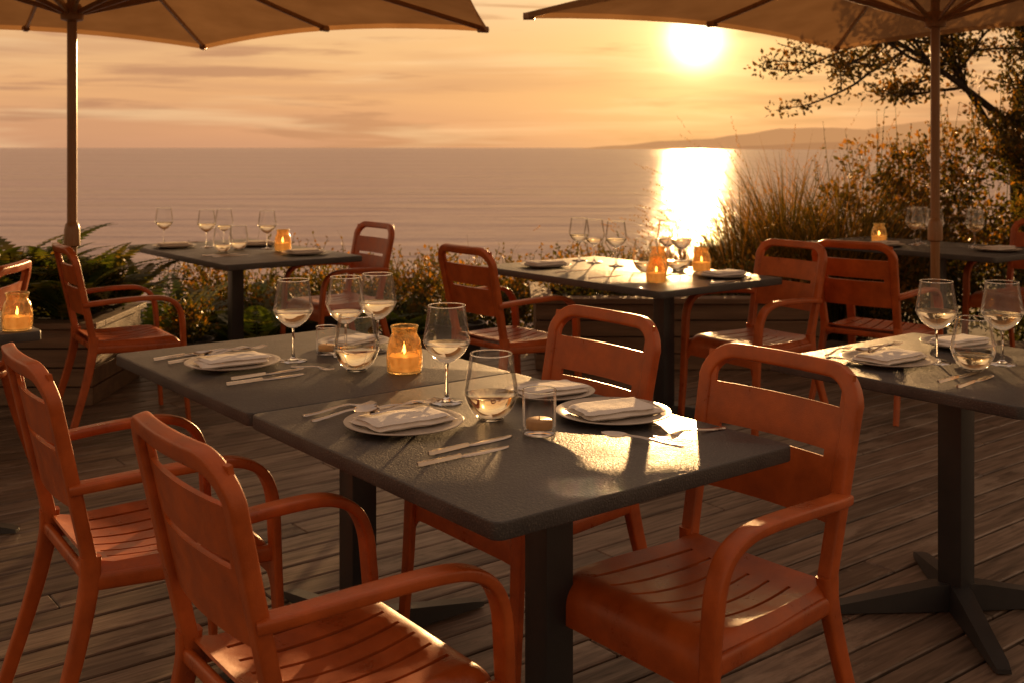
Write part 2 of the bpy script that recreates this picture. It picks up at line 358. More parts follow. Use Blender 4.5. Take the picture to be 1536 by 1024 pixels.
def hill(name,D,pts,mat,seed):
    bm=bmesh.new(); rows=[]
    xs=[]; px=[p[0] for p in pts]
    n=140
    for r in range(9):
        t=r/8; row=[]
        for i in range(n+1):
            X=px[0]+(px[-1]-px[0])*i/n
            for k in range(len(pts)-1):
                if pts[k][0]<=X<=pts[k+1][0]:
                    f=(X-pts[k][0])/(pts[k+1][0]-pts[k][0]); f=f*f*(3-2*f); h=pts[k][1]+(pts[k+1][1]-pts[k][1])*f; break
            tt=math.sin(min(1,t)*math.pi/2) if r<8 else 1
            h2=h*tt*(1+0.08*noise.fractal(Vector((X*0.004,t*2,seed)),1,2,4))
            row.append(bm.verts.new((X,D-1500*(1-t),-8+h2)))
        rows.append(row)
    back=[bm.verts.new((v.co.x,D+1500,-8)) for v in rows[-1]]; rows.append(back)
    for j in range(len(rows)-1):
        for i in range(n): bm.faces.new((rows[j][i],rows[j][i+1],rows[j+1][i+1],rows[j+1][i]))
    mk(name,bm,[mat],smooth=60)
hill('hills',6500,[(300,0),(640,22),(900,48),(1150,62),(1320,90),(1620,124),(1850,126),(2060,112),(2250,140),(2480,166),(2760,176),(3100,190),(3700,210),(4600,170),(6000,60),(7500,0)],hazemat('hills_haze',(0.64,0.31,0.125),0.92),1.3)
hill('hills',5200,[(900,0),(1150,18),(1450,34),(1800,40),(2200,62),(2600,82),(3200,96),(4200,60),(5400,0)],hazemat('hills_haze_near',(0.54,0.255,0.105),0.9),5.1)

# ---------------------------------------------------------------- deck
bm=bmesh.new()
lay=bm.verts.layers.float_color.new('rnd')
bw=0.128; gap=0.011
c=-7.0
while c<13:
    cm_=c+bw/2
    lo,hi=-20.0,20.0
    lo=max(lo,(-6.8+cm_*math.sin(TH))/math.cos(TH)); hi=min(hi,(6.2+cm_*math.sin(TH))/math.cos(TH))
    lo=max(lo,(-5-cm_*math.cos(TH))/math.sin(TH)); hi=min(hi,(8.0-cm_*math.cos(TH))/math.sin(TH))
    x=lo+0.0; first=True
    while x<hi-0.05:
        ln=random.uniform(1.4,3.8)
        if first: ln*=random.random()+0.2; first=False
        x2=min(hi,x+ln)
        t=bmesh.new(); bmesh.ops.create_cube(t,size=1)
        z1=random.uniform(-0.002,0.0)
        for v in t.verts: v.co=Vector(((x+x2)/2+v.co.x*(x2-x-0.004),c+bw/2+v.co.y*(bw-gap),z1-0.014+v.co.z*0.028))
        bmesh.ops.bevel(t,geom=t.edges[:],offset=0.004,segments=1,affect='EDGES')
        r=random.random(); mp={}
        for v in t.verts:
            nv_=bm.verts.new(v.co); nv_[lay]=(r,r,r,1); mp[v]=nv_
        for f in t.faces: bm.faces.new([mp[v] for v in f.verts])
        t.free(); x=x2
    c+=bw
mk('wooden_deck',bm,[M_deck],rotz=TH,smooth=None)

# ---------------------------------------------------------------- chair
HT=0.915
def hw(z): return 0.200+0.016*(z-0.44)/0.47
def bp(x,z,off=0):
    h=hw(z)
    return Vector((x,-0.215-(z-0.44)*0.215-0.022*(1-min(1,(x/h)**2))+off,z))
def build_chair():
    bm=bmesh.new()
    r=0.080; pts=[]
    ztop=HT-0.018
    for i in range(10):
        z=0.40+(ztop-r-0.40)*i/9; pts.append(bp(hw(z),z))
    for i in range(1,9):
        a=math.pi/2*i/9; z=ztop-r+r*math.sin(a); pts.append(bp(hw(ztop)-r+r*math.cos(a),z))
    for i in range(9):
        x=(hw(ztop)-r)*(1-2*i/8); pts.append(bp(x,ztop))
    L_=[Vector((-p.x,p.y,p.z)) for p in pts[:18]]
    pts=pts+list(reversed(L_))
    sweep(bm,pts,(0,1,0.215),0.032,0.038,ex=5,n=20)
    t=bmesh.new()
    xs=[-1+2*i/16 for i in range(17)]
    zs=[0.575,0.60,0.64,0.68,0.708,0.724,0.76,0.795,0.820,0.845,0.895]
    g=[[t.verts.new(bp(x*hw(z)*0.985,z,0.002)) for x in xs] for z in zs]
    for j in range(len(zs)-1):
        for i in range(16):
            inn=2<=i<=13
            if j==4 and inn: continue
            if j in(8,9) and 1<=i<=14: continue
            t.faces.new((g[j][i],g[j][i+1],g[j+1][i+1],g[j+1][i]))
    bmesh.ops.recalc_face_normals(t,faces=t.faces[:])
    bmesh.ops.solidify(t,geom=t.faces[:]+t.edges[:]+t.verts[:],thickness=0.010)
    merge(bm,t)
    t=bmesh.new()
    slots=[-0.15,-0.09,-0.03,0.03,0.09,0.15]
    xl=[-0.232,-0.226,-0.212,-0.19]
    for s_ in slots: xl+=[s_-0.005,s_+0.005]
    xl+=[0.19,0.212,0.226,0.232]; xl=sorted(xl+[-0.12,-0.06,0,0.06,0.12])
    sl_=[-0.215,-0.20,-0.165,-0.12,-0.07,-0.02,0.03,0.075,0.115,0.15,0.175,0.195,0.212,0.227,0.242,0.262,0.285]
    def seatpt(x,s):
        z=0.448; y=s
        if s>0.15:
            a=min((s-0.15)/0.06,math.pi*0.47); rr=0.06
            y=0.15+rr*math.sin(a); z-=rr*(1-math.cos(a))
            ex=s-0.15-rr*math.pi*0.47
            if ex>0: z-=ex
        z-=0.024*max(0,1-(x/0.21)**2)*max(0,1-((s+0.04)/0.19)**2)
        if s<-0.165: z+=0.25*(-0.165-s)
        ax=abs(x)
        if ax>0.205: z-=((ax-0.205)/0.027)**2*0.028
        sx=1.0-0.09*max(0,-s/0.215)
        xx=x*sx+0.012*(x/0.2)*math.cos((s+0.03)/0.14*1.2)
        return Vector((xx if ax<0.2 else x*sx,y,z))
    g=[[t.verts.new(seatpt(x,s)) for x in xl] for s in sl_]
    for j in range(len(sl_)-1):
        for i in range(len(xl)-1):
            mid=(xl[i]+xl[i+1])/2
            if 2<=j<=8 and (xl[i+1]-xl[i])<0.0101 and any(abs(mid-q)<0.002 for q in slots): continue
            t.faces.new((g[j][i],g[j][i+1],g[j+1][i+1],g[j+1][i]))
    bmesh.ops.recalc_face_normals(t,faces=t.faces[:])
    bmesh.ops.solidify(t,geom=t.faces[:]+t.edges[:]+t.verts[:],thickness=0.006)
    merge(bm,t)
    for sx in (-1,1):
        pa=catmull([(sx*0.212,-0.262,0.632),(sx*0.232,-0.20,0.640),(sx*0.246,-0.08,0.648),(sx*0.253,0.05,0.650),(sx*0.254,0.120,0.641),(sx*0.253,0.170,0.612),(sx*0.252,0.197,0.560),(sx*0.250,0.206,0.49),(sx*0.248,0.210,0.42),(sx*0.250,0.220,0.22),(sx*0.256,0.236,0.0)],5)
        sweep(bm,pa,(1,0,0),0.046,0.024,scales=lambda t:1.0 if t<0.75 else 1.0-0.2*(t-0.75)/0.25,ex=5,n=20)
        pr=catmull([(sx*0.202,-0.218,0.47),(sx*0.206,-0.222,0.40),(sx*0.218,-0.255,0.25),(sx*0.238,-0.330,0.0)],5)
        sweep(bm,pr,(1,0,0),0.034,0.048,scales=lambda t:1.0-0.3*t,ex=5,n=20)
        sweep(bm,[Vector((sx*0.208,-0.22,0.412)),Vector((sx*0.226,0.0,0.405)),Vector((sx*0.243,0.21,0.402))],(1,0,0),0.02,0.04)
    sweep(bm,[Vector((-0.205,-0.225,0.425)),Vector((0.205,-0.225,0.425))],(0,1,0),0.02,0.03)
    bmesh.ops.recalc_face_normals(bm,faces=bm.faces[:])
    me=bpy.data.meshes.new('patio_armchair'); bm.to_mesh(me); bm.free()
    for p in me.polygons: p.use_smooth=True
    me.set_sharp_from_angle(angle=R(45)); me.materials.append(M_chair); return me
CH=build_chair()
def chair(x,y,deg):
    mk('patio_armchair',CH,[],loc=(x,y,0),rotz=R(deg-90))
chair(-0.33,2.10,37)
chair(-0.90,2.80,35)
chair(0.39,2.42,218)
chair(0.03,3.08,218)
chair(-1.98,5.68,33)
chair(-1.13,6.93,218)
chair(0.01,5.65,38)
chair(1.20,5.55,214)
chair(1.98,5.95,48)
chair(3.33,7.22,215)
chair(-2.42,4.60,185)

# ---------------------------------------------------------------- tables
def tabletop_bm(lu,lv,th=0.034,z=0.75,rad=0.022):
    bm=bmesh.new()
    pts=[]
    for cx,cy,a0 in ((lv-rad,lu-rad,0),(rad,lu-rad,90),(rad,rad,180),(lv-rad,rad,270)):
        for k in range(5):
            a=R(a0+k*22.5); pts.append((cx+rad*math.cos(a),cy+rad*math.sin(a)))
    vs_=[bm.verts.new((x,y,z-th)) for x,y in pts]; f=bm.faces.new(vs_)
    r=bmesh.ops.extrude_face_region(bm,geom=[f])
    for v in [e for e in r['geom'] if isinstance(e,bmesh.types.BMVert)]: v.co.z=z
    bmesh.ops.recalc_face_normals(bm,faces=bm.faces[:])
    hor=[e for e in bm.edges if abs(e.verts[0].co.z-e.verts[1].co.z)<1e-6]
    bmesh.ops.bevel(bm,geom=hor,offset=0.004,segments=3,affect='EDGES',profile=0.5)
    return bm
def table(x,y,lu,lv,leg,arms,deg=38,cw=0.078):
    e=bpy.data.objects.new('dining_table',None); COL.objects.link(e); e.location=(x,y,0); e.rotation_euler=(0,0,R(deg))
    mk('tabletop',tabletop_bm(lu,lv),[M_top],parent=e,smooth=30)
    bm=bmesh.new(); lx,ly=leg
    box(bm,lx-cw/2,lx+cw/2,ly-cw/2,ly+cw/2,0.045,0.708,bev=0.004)
    box(bm,lx-0.2,lx+0.2,ly-0.03,ly+0.03,0.703,0.7155,bev=0.002)
    box(bm,lx-0.03,lx+0.03,ly-0.2,ly+0.2,0.7035,0.7150,bev=0.002)
    mk('column',bm,[M_steel_dark],parent=e,smooth=30)
    bm=bmesh.new()
    for a in arms:
        d=Vector((math.cos(R(a-deg)),math.sin(R(a-deg)),0)); sd=Vector((-d.y,d.x,0))
        sec=[(0.0,0.030,0.085),(0.08,0.030,0.080),(0.25,0.026,0.050),(0.40,0.024,0.024),(0.43,0.020,0.016)]
        rings=[]
        for s_,wd,zt in sec:
            o=Vector((lx,ly,0))+d*s_
            rings.append([bm.verts.new(o+sd*wd+Vector((0,0,0.004))),bm.verts.new(o+sd*wd*0.9+Vector((0,0,zt))),bm.verts.new(o-sd*wd*0.9+Vector((0,0,zt))),bm.verts.new(o-sd*wd+Vector((0,0,0.004)))])
        for i in range(len(rings)-1):
            for k in range(4): bm.faces.new((rings[i][k],rings[i][(k+1)%4],rings[i+1][(k+1)%4],rings[i+1][k]))
        bm.faces.new(rings[0]); bm.faces.new(list(reversed(rings[-1])))
    bmesh.ops.recalc_face_normals(bm,faces=bm.faces[:])
    mk('base',bm,[M_steel_dark],parent=e,smooth=20)
    return e
A0=(38,128,218,308); A1=(4,84,184,264)
tn=Vector((-0.027,1.905,0))
table(tn.x,tn.y,0.998,0.82,(0.42,0.36),A0)
p=tn+U*1.002
table(p.x,p.y,0.998,0.82,(0.42,0.20),A0)
RT=Vector((1.28,2.76,0)); table(RT.x,RT.y,0.80,0.80,(0.42,0.42),A1)
T3=Vector((0.668,4.965,0)); table(T3.x,T3.y,1.40,0.88,(0.52,0.48),A1)
T2=Vector((-1.58,6.09,0)); table(T2.x,T2.y,1.60,0.87,(0.43,0.85),A1)
T4=Vector((2.85,6.50,0)); table(T4.x,T4.y,1.40,0.80,(0.40,0.60),A1)
T5=Vector((-2.30,3.42,0)); table(T5.x,T5.y,0.80,0.80,(0.40,0.40),A1)

# ---------------------------------------------------------------- tableware meshes
ZT=0.751
def mesh_of(name,bm,mats,smooth=50):
    me=bpy.data.meshes.new(name); bm.to_mesh(me); bm.free()
    for p in me.polygons: p.use_smooth=True
    if smooth: me.set_sharp_from_angle(angle=R(smooth))
    for m in mats: me.materials.append(m)
    return me
def wine(level):
    bm=bmesh.new()
    lathe(bm,[(0,0.0),(0.041,0.0),(0.042,0.0015),(0.040,0.003),(0.015,0.006),(0.006,0.012),(0.0042,0.03),(0.0038,0.085),(0.0055,0.098),(0.0,0.103)],mi=1)
    pr=interp_profile([(0.004,0.0985),(0.022,0.106),(0.045,0.126),(0.0595,0.152),(0.060,0.162),(0.055,0.195),(0.0475,0.245)],5)
    lathe(bm,pr,mi=0,n=48)
    lathe(bm,[(0.0475,0.2443),(0.0484,0.2455),(0.0475,0.2470),(0.0464,0.2460),(0.0462,0.245),(0.0475,0.2443)],mi=1,n=48)
    if level:
        pl=[(max(0,r-0.0012),z+0.0012) for r,z in pr if z<level-0.002]
        rr=pl[-1][0]
        lathe(bm,[(0,0.1002)]+pl+[(rr+0.0005,level),(rr-0.002,level-0.0008),(0,level-0.0008)],mi=2,n=48)
    bmesh.ops.recalc_face_normals(bm,faces=bm.faces[:])
    return mesh_of('wine_glass',bm,[M_glass,M_stem,M_wine],60)
def stemless(level):
    bm=bmesh.new()
    pr=interp_profile([(0.0,0.004),(0.026,0.004),(0.046,0.020),(0.060,0.050),(0.062,0.068),(0.056,0.105),(0.0485,0.150)],5)
    lathe(bm,pr,mi=0,n=48)
    lathe(bm,[(0.0485,0.1493),(0.0494,0.1505),(0.0485,0.1520),(0.0474,0.151),(0.0472,0.150),(0.0485,0.1493)],mi=1,n=48)
    lathe(bm,[(0,0),(0.026,0),(0.030,0.002),(0.026,0.0035),(0,0.0035)],mi=1)
    if level:
        pl=[(max(0,r-0.0012),z+0.0014) for r,z in pr if z<level-0.002]
        rr=pl[-1][0]
        lathe(bm,pl+[(rr+0.0004,level),(rr-0.002,level-0.0008),(0,level-0.0008)],mi=2,n=48)
    bmesh.ops.recalc_face_normals(bm,faces=bm.faces[:])
    return mesh_of('stemless_glass',bm,[M_glass,M_stem,M_wine],60)
def jar():
    bm=bmesh.new()
    pr=interp_profile([(0.0,0.002),(0.042,0.002),(0.050,0.010),(0.052,0.055),(0.046,0.092),(0.037,0.110),(0.037,0.118),(0.041,0.132)],4)
    inner=[(max(0,r-0.003),z+(0.004 if z<0.02 else 0)) for r,z in pr]
    lathe(bm,pr+[(0.0395,0.134)]+list(reversed(inner)),mi=0,n=40)
    lathe(bm,[(0,0.0075),(0.040,0.0075),(0.044,0.012),(0.046,0.045),(0.045,0.050),(0,0.048)],mi=1)
    lathe(bm,[(0,0.052),(0.004,0.057),(0.0055,0.064),(0.003,0.076),(0,0.086)],n=12,mi=2)
    bmesh.ops.recalc_face_normals(bm,faces=bm.faces[:])
    return mesh_of('candle_jar',bm,[M_amber,M_wax,M_flame],60)
def votive():
    bm=bmesh.new()
    lathe(bm,[(0,0.001),(0.036,0.001),(0.038,0.004),(0.039,0.10)],mi=0,n=40)
    lathe(bm,[(0.0,0.0015),(0.035,0.0015),(0.0365,0.004),(0.0365,0.014),(0,0.014)],mi=1,n=40)
    lathe(bm,[(0.039,0.0990),(0.0400,0.1005),(0.039,0.1020),(0.0372,0.101),(0.0372,0.100),(0.039,0.0990)],mi=1,n=40)
    lathe(bm,[(0,0.015),(0.030,0.015),(0.030,0.032),(0.028,0.034),(0.003,0.033),(0.0012,0.034),(0.001,0.042),(0,0.0425)],mi=2)
    bmesh.ops.recalc_face_normals(bm,faces=bm.faces[:])
    return mesh_of('votive_candle',bm,[M_glass,M_stem,M_waxoff],60)
def plate(r=0.14):
    bm=bmesh.new(); k=r/0.14
    lathe(bm,[(0,0.001),(0.085*k,0.001),(0.09*k,0.003),(0.125*k,0.0105),(0.139*k,0.015),(0.140*k,0.0165),(0.138*k,0.0175),(0.120*k,0.0135),(0.100*k,0.0085),(0.09*k,0.007),(0,0.0065)],n=64)
    bmesh.ops.recalc_face_normals(bm,faces=bm.faces[:])
    return mesh_of('dinner_plate',bm,[M_plate],50)
def napkin(seed,lx=0.205,ly=0.125):
    bm=bmesh.new(); rnd=random.Random(seed)
    def layer(x0,x1,y0,y1,z,th,ph,skew):
        nx,ny=24,14; top=[];bot=[]
        for j in range(ny+1):
            a=[];b=[]
            for i in range(nx+1):
                u_=i/nx; v_=j/ny
                ex=min(u_,1-u_)*nx; ey=min(v_,1-v_)*ny
                e=min(1,ex/1.6)*min(1,ey/1.3); e=math.sqrt(max(0,1-(1-e)**2))
                x=x0+(x1-x0)*u_; y=y0+(y1-y0)*v_
                wv=0.0035*noise.noise(Vector((x*14,y*16,ph)))+0.0012*noise.noise(Vector((x*50,y*18,ph+3)))
                dx=0.006*noise.noise(Vector((v_*3,ph,1)))+skew*(v_-0.5); dy=0.005*noise.noise(Vector((u_*4,ph,7)))
                zz=z+th/2+wv
                a.append(bm.verts.new((x+dx,y+dy,zz+th/2*e))); b.append(bm.verts.new((x+dx,y+dy,z+th/2+wv*(1 if z>0.012 else 0)-th/2*e)))
            top.append(a);bot.append(b)
        for j in range(ny):
            for i in range(nx):
                bm.faces.new((top[j][i],top[j][i+1],top[j+1][i+1],top[j+1][i]))
                bm.faces.new((bot[j][i],bot[j+1][i],bot[j+1][i+1],bot[j][i+1]))
        for i in range(nx):
            bm.faces.new((bot[0][i],bot[0][i+1],top[0][i+1],top[0][i])); bm.faces.new((top[ny][i],top[ny][i+1],bot[ny][i+1],bot[ny][i]))
        for j in range(ny):
            bm.faces.new((bot[j+1][0],bot[j][0],top[j][0],top[j+1][0])); bm.faces.new((bot[j][nx],bot[j+1][nx],top[j+1][nx],top[j][nx]))
    z=0.0
    for k,th in enumerate((0.013,0.010)):
        o=rnd.uniform(-0.008,0.008)
        layer(-lx/2+o,lx/2+o-0.014*k,-ly/2+0.004*k,ly/2-0.010*k,z,th,seed+k*5.3,rnd.uniform(-0.02,0.02)); z+=th*0.93
    bmesh.ops.recalc_face_normals(bm,faces=bm.faces[:])
    return mesh_of('folded_napkin',bm,[M_linen],70)
def strip(bm,secs,th=0.0022,y0=0.0):
    rings=[]
    for x,h,z in secs:
        rings.append([bm.verts.new((x,y0-h,z)),bm.verts.new((x,y0-h*0.6,z+th)),bm.verts.new((x,y0+h*0.6,z+th)),bm.verts.new((x,y0+h,z))])
    for i in range(len(rings)-1):
        for k in range(4): bm.faces.new((rings[i][k],rings[i][(k+1)%4],rings[i+1][(k+1)%4],rings[i+1][k]))
    bm.faces.new(rings[0]); bm.faces.new(list(reversed(rings[-1])))
def knife():
    bm=bmesh.new(); strip(bm,[(-0.118,0.004,0.001),(-0.112,0.0075,0.001),(-0.06,0.0065,0.001),(-0.02,0.0048,0.001),(-0.010,0.0042,0.001)],th=0.007)
    strip(bm,[(-0.012,0.0045,0.0015),(0.0,0.0080,0.001),(0.04,0.0115,0.001),(0.085,0.0110,0.001),(0.108,0.0065,0.001),(0.118,0.001,0.001)],th=0.0024)
    bmesh.ops.recalc_face_normals(bm,faces=bm.faces[:]); return mesh_of('table_knife',bm,[M_cut],35)
def fork():
    bm=bmesh.new(); strip(bm,[(-0.10,0.004,0.001),(-0.094,0.0082,0.001),(-0.06,0.0062,0.002),(0.0,0.0038,0.009),(0.03,0.0040,0.010),(0.045,0.0105,0.007),(0.055,0.0140,0.004)],th=0.0032)
    for k in range(4):
        y=(-1.5+k)*0.0076; strip(bm,[(0.054,0.0026,0.004),(0.075,0.0021,0.0015),(0.104,0.0010,0.006)],th=0.0022,y0=y)
    bmesh.ops.recalc_face_normals(bm,faces=bm.faces[:]); return mesh_of('dinner_fork',bm,[M_cut],35)
def spoon():
    bm=bmesh.new(); strip(bm,[(-0.10,0.004,0.001),(-0.094,0.0082,0.001),(-0.06,0.0062,0.003),(0.0,0.0038,0.009),(0.035,0.0040,0.009)],th=0.0032)
    ny=8; nx=12; g=[]
    for i in range(nx+1):
        a=-1+2*i/nx; row=[]
        for j in range(ny+1):
            b=-1+2*j/ny; wv=math.sqrt(max(0,1-a*a))*(1-0.12*a)
            row.append(bm.verts.new((0.064+a*0.033,b*0.0225*wv+1e-5*j,0.0095-0.008*(1-a*a)*(1-b*b))))
        g.append(row)
    for i in range(nx):
        for j in range(ny): bm.faces.new((g[i][j],g[i+1][j],g[i+1][j+1],g[i][j+1]))
    bmesh.ops.recalc_face_normals(bm,faces=bm.faces[:]); return mesh_of('table_spoon',bm,[M_cut],60)
WG=[wine(0.150),wine(0.138),wine(0.156)]; SG=[stemless(0.058),stemless(0.045)]
J=jar(); VT=votive(); PL=plate(); PS=plate(0.118); NP=[napkin(i) for i in (1,4,9)]
KN=knife(); FK=fork(); SP=spoon()
def put(me,x,y,deg=0,z=ZT,s=1.0,tilt=0):
    o=mk(me.name.split('.')[0],me,[],loc=(x,y,z),rotz=R(deg)); o.scale=(s,s,s)
    if tilt: o.rotation_euler=(0,R(tilt),R(deg))
    return o
def tl(T,u,v): return T+U*u+V*v
def setting(x,y,deg=38,nap=0,pm=None,sp=False,s=1.0):
    put(pm or PL,x,y); put(NP[nap],x+0.004,y-0.004,deg,z=ZT+0.0085+0.002,s=s)
    if sp:
        put(SP,x-0.035,y+0.020,deg+186,z=ZT+0.036); put(FK,x-0.002,y+0.035,deg+10,z=ZT+0.036)
# main table
put(WG[0],-0.668,3.36); put(WG[1],-0.52,3.44); put(WG[2],-0.43,3.52); put(WG[0],-0.167,2.815)
put(SG[0],-0.455,3.22,s=1.06); put(SG[0],-0.05,2.64,s=1.04)
put(J,-0.312,3.19); put(VT,0.062,2.50); put(VT,-0.585,3.47,s=0.85)
setting(-0.833,3.28,34,0,sp=True); setting(-0.252,2.566,34,1,sp=True); setting(0.245,2.66,26,2); setting(0.10,2.885,30,0,PS,s=0.9)
put(PS,-0.52,3.62); put(NP[1],-0.52,3.62,60,z=ZT+0.0105,s=0.8)
put(KN,-0.088,2.405,41); put(KN,-0.10,2.318,38)
put(FK,-0.43,2.725,40); put(SP,-0.405,2.680,45)
put(FK,0.41,2.50,212); put(SP,0.285,2.435,150)
put(KN,-1.02,3.45,50); put(KN,-0.96,3.40,50); put(FK,-0.93,3.47,55)
put(KN,-0.69,3.085,38); put(KN,-0.70,3.16,42)
put(FK,-0.59,3.24,-20,s=0.7)
# right table
put(WG[2],1.285,3.33); put(WG[0],1.475,3.31); put(SG[1],1.35,3.22)
setting(1.14,3.33,36,1,sp=True); put(KN,1.27,3.12,40); put(KN,1.29,3.06,44); put(FK,1.035,3.50,50,s=0.9)
setting(1.46,3.60,30,0,PS,s=0.9); put(J,1.56,3.22,s=0.9)
# T3
for u_,v_,k in ((1.25,0.62,0),(1.10,0.60,1),(0.90,0.58,0),(0.62,0.80,2),(0.76,0.84,0)):
    q=tl(T3,u_,v_); put(WG[k],q.x,q.y)
for u_,v_ in ((0.59,0.50),(0.55,0.70)):
    q=tl(T3,u_,v_); put(SG[1],q.x,q.y,s=1.15)
for u_,v_ in ((0.24,0.22),(0.44,0.76),(0.60,0.60)):
    q=tl(T3,u_,v_); put(J,q.x,q.y,s=0.95)
for u_,v_,d in ((0.20,0.66,36),(1.12,0.26,34)):
    q=tl(T3,u_,v_); setting(q.x,q.y,d,1)
for u_,v_,d in ((0.85,0.22,38),(0.55,0.18,38),(0.4,0.5,40),(0.05,0.5,40)):
    q=tl(T3,u_,v_); put(KN,q.x,q.y,d)
# T2
for u_,v_,k in ((0.75,0.60,0),(1.10,0.46,1),(1.10,0.34,2),(1.48,0.20,0)):
    q=tl(T2,u_,v_); put(WG[k],q.x,q.y)
q=tl(T2,0.57,0.62); put(J,q.x,q.y)
for u_,v_ in ((0.75,0.30),(0.85,0.45)):
    q=tl(T2,u_,v_); put(SG[1],q.x,q.y)
for u_,v_,d in ((0.28,0.62,36),(1.22,0.17,34),(1.0,0.66,30)):
    q=tl(T2,u_,v_); setting(q.x,q.y,d,2)
for u_,v_,d in ((0.55,0.2,38),(0.45,0.22,42),(1.5,0.45,38)):
    q=tl(T2,u_,v_); put(KN,q.x,q.y,d)
# T4
for u_,v_,k in ((0.77,0.40,0),(0.60,0.36,1),(0.40,0.50,2),(0.46,0.60,0),(0.80,0.52,1)):
    q=tl(T4,u_,v_); put(WG[k],q.x,q.y)
q=tl(T4,1.0,0.34); put(J,q.x,q.y,s=1.0)
for u_,v_,d in ((0.85,0.16,36),(0.2,0.42,34)):
    q=tl(T4,u_,v_); setting(q.x,q.y,d,0)
# T5 candle
q=tl(T5,0.06,0.73); put(J,q.x,q.y)

# ---------------------------------------------------------------- umbrellas
def umbrella(x,y,angs,Rr,ze,rise=0.62,scallop=0.07,hubz=2.16):
    e=bpy.data.objects.new('patio_umbrella',None); COL.objects.link(e); e.location=(x,y,0)
    bm=bmesh.new()
    sweep(bm,[Vector((0,0,-0.1)),Vector((0,0,1.2)),Vector((0,0,ze+rise))],(1,0,0),0.054,0.054,n=20,ex=2)
    mk('pole',bm,[M_pole],parent=e)
    bm=bmesh.new()
    lathe(bm,[(0.03,hubz-0.05),(0.06,hubz-0.04),(0.065,hubz+0.02),(0.045,hubz+0.05),(0.03,hubz+0.05)])
    lathe(bm,[(0.028,0.84),(0.044,0.85),(0.042,0.94),(0.036,0.97),(0.028,0.98)])
    mk('runner',bm,[M_pole],parent=e)
    tips=[Vector((Rr[i]*math.cos(R(a)),Rr[i]*math.sin(R(a)),ze)) for i,a in enumerate(angs)]
    apex=Vector((0,0,ze+rise)); n=len(tips)
    bm=bmesh.new(); ns=10; nr=10
    def surf(i,s,r):
        A=tips[i]; B=tips[(i+1)%n]
        edge=A.lerp(B,s); sc_=4*s*(1-s)
        edge=edge*(1-0.035*sc_); edge.z=ze+scallop*sc_
        p=apex.lerp(edge,r); p.z-=0.10*math.sin(math.pi*r)*0.5*(0.3+0.7*sc_)
        return p
    for i in range(n):
        g=[[bm.verts.new(surf(i,s/ns,r/nr)) for s in range(ns+1)] for r in range(1,nr+1)]
        ap=bm.verts.new(apex)
        for s in range(ns): bm.faces.new((ap,g[0][s],g[0][s+1]))
        for r in range(nr-1):
            for s in range(ns): bm.faces.new((g[r][s],g[r+1][s],g[r+1][s+1],g[r][s+1]))
        hm=[[bm.verts.new(surf(i,s/ns,1.0)+Vector((0,0,-k*0.035))) for s in range(ns+1)] for k in (0,1)]
        for s in range(ns): bm.faces.new((hm[0][s],hm[0][s+1],hm[1][s+1],hm[1][s]))
    bmesh.ops.remove_doubles(bm,verts=bm.verts[:],dist=0.0005)
    mk('canopy',bm,[M_canopy],parent=e,smooth=60)
    bm=bmesh.new()
    for i in range(n):
        for s in (0,0.5):
            line=[surf(i,s,r/8)+Vector((0,0,-0.022)) for r in range(0,9)]
            sweep(bm,line,(0,0,1),0.034,0.024,n=8)
            mid=line[4]
            sweep(bm,[Vector((0,0,hubz))+ (mid-Vector((0,0,mid.z))).normalized()*0.05,mid],(0,0,1),0.028,0.020,n=8)
            tp=line[-1]; dr=Vector((tp.x,tp.y,0)).normalized()
            sweep(bm,[tp-dr*0.06,tp+dr*0.01],(0,0,1),0.045,0.045,n=8)
    mk('ribs',bm,[M_pole],parent=e)
umbrella(-2.48,6.2,[30,90,150,210,270,330],[2.66]*6,2.23)
umbrella(2.52,6.55,[175,87,-5,-93][::-1],[2.45]*4,2.23)

# ---------------------------------------------------------------- planters
def planter(x0,x1,y0,y1,h=0.45):
    e=bpy.data.objects.new('timber_planter',None); COL.objects.link(e); e.location=(x0,y0,0)
    W=x1-x0; D=y1-y0
    bm=bmesh.new(); nb=4; bh=(h-0.035)/nb
    for k in range(nb):
        z0=k*bh+0.002; z1=z0+bh-0.008
        box(bm,0,W,0,0.025,z0,z1,bev=0.003); box(bm,0,W,D-0.025,D,z0,z1,bev=0.003)
        box(bm,0,0.025,0.027,D-0.027,z0,z1,bev=0.003); box(bm,W-0.025,W,0.027,D-0.027,z0,z1,bev=0.003)
    mk('boards',bm,[M_timber],parent=e,smooth=None)
    bm=bmesh.new()
    z0=h-0.034
    box(bm,-0.03,W+0.03,-0.03,0.11,z0,h,bev=0.004); box(bm,-0.03,W+0.03,D-0.11,D+0.03,z0,h,bev=0.004)
    box(bm,-0.03,0.11,0.112,D-0.112,z0,h-0.001,bev=0.004); box(bm,W-0.11,W+0.03,0.112,D-0.112,z0,h-0.001,bev=0.004)
    mk('cap',bm,[M_timber],parent=e,smooth=None)
    bm=bmesh.new(); box(bm,0.03,W-0.03,0.03,D-0.03,0.01,h-0.06)
    mk('soil',bm,[M_soil],parent=e)
planter(-6.0,-2.28,5.98,6.75); planter(0.15,1.95,6.95,7.75)

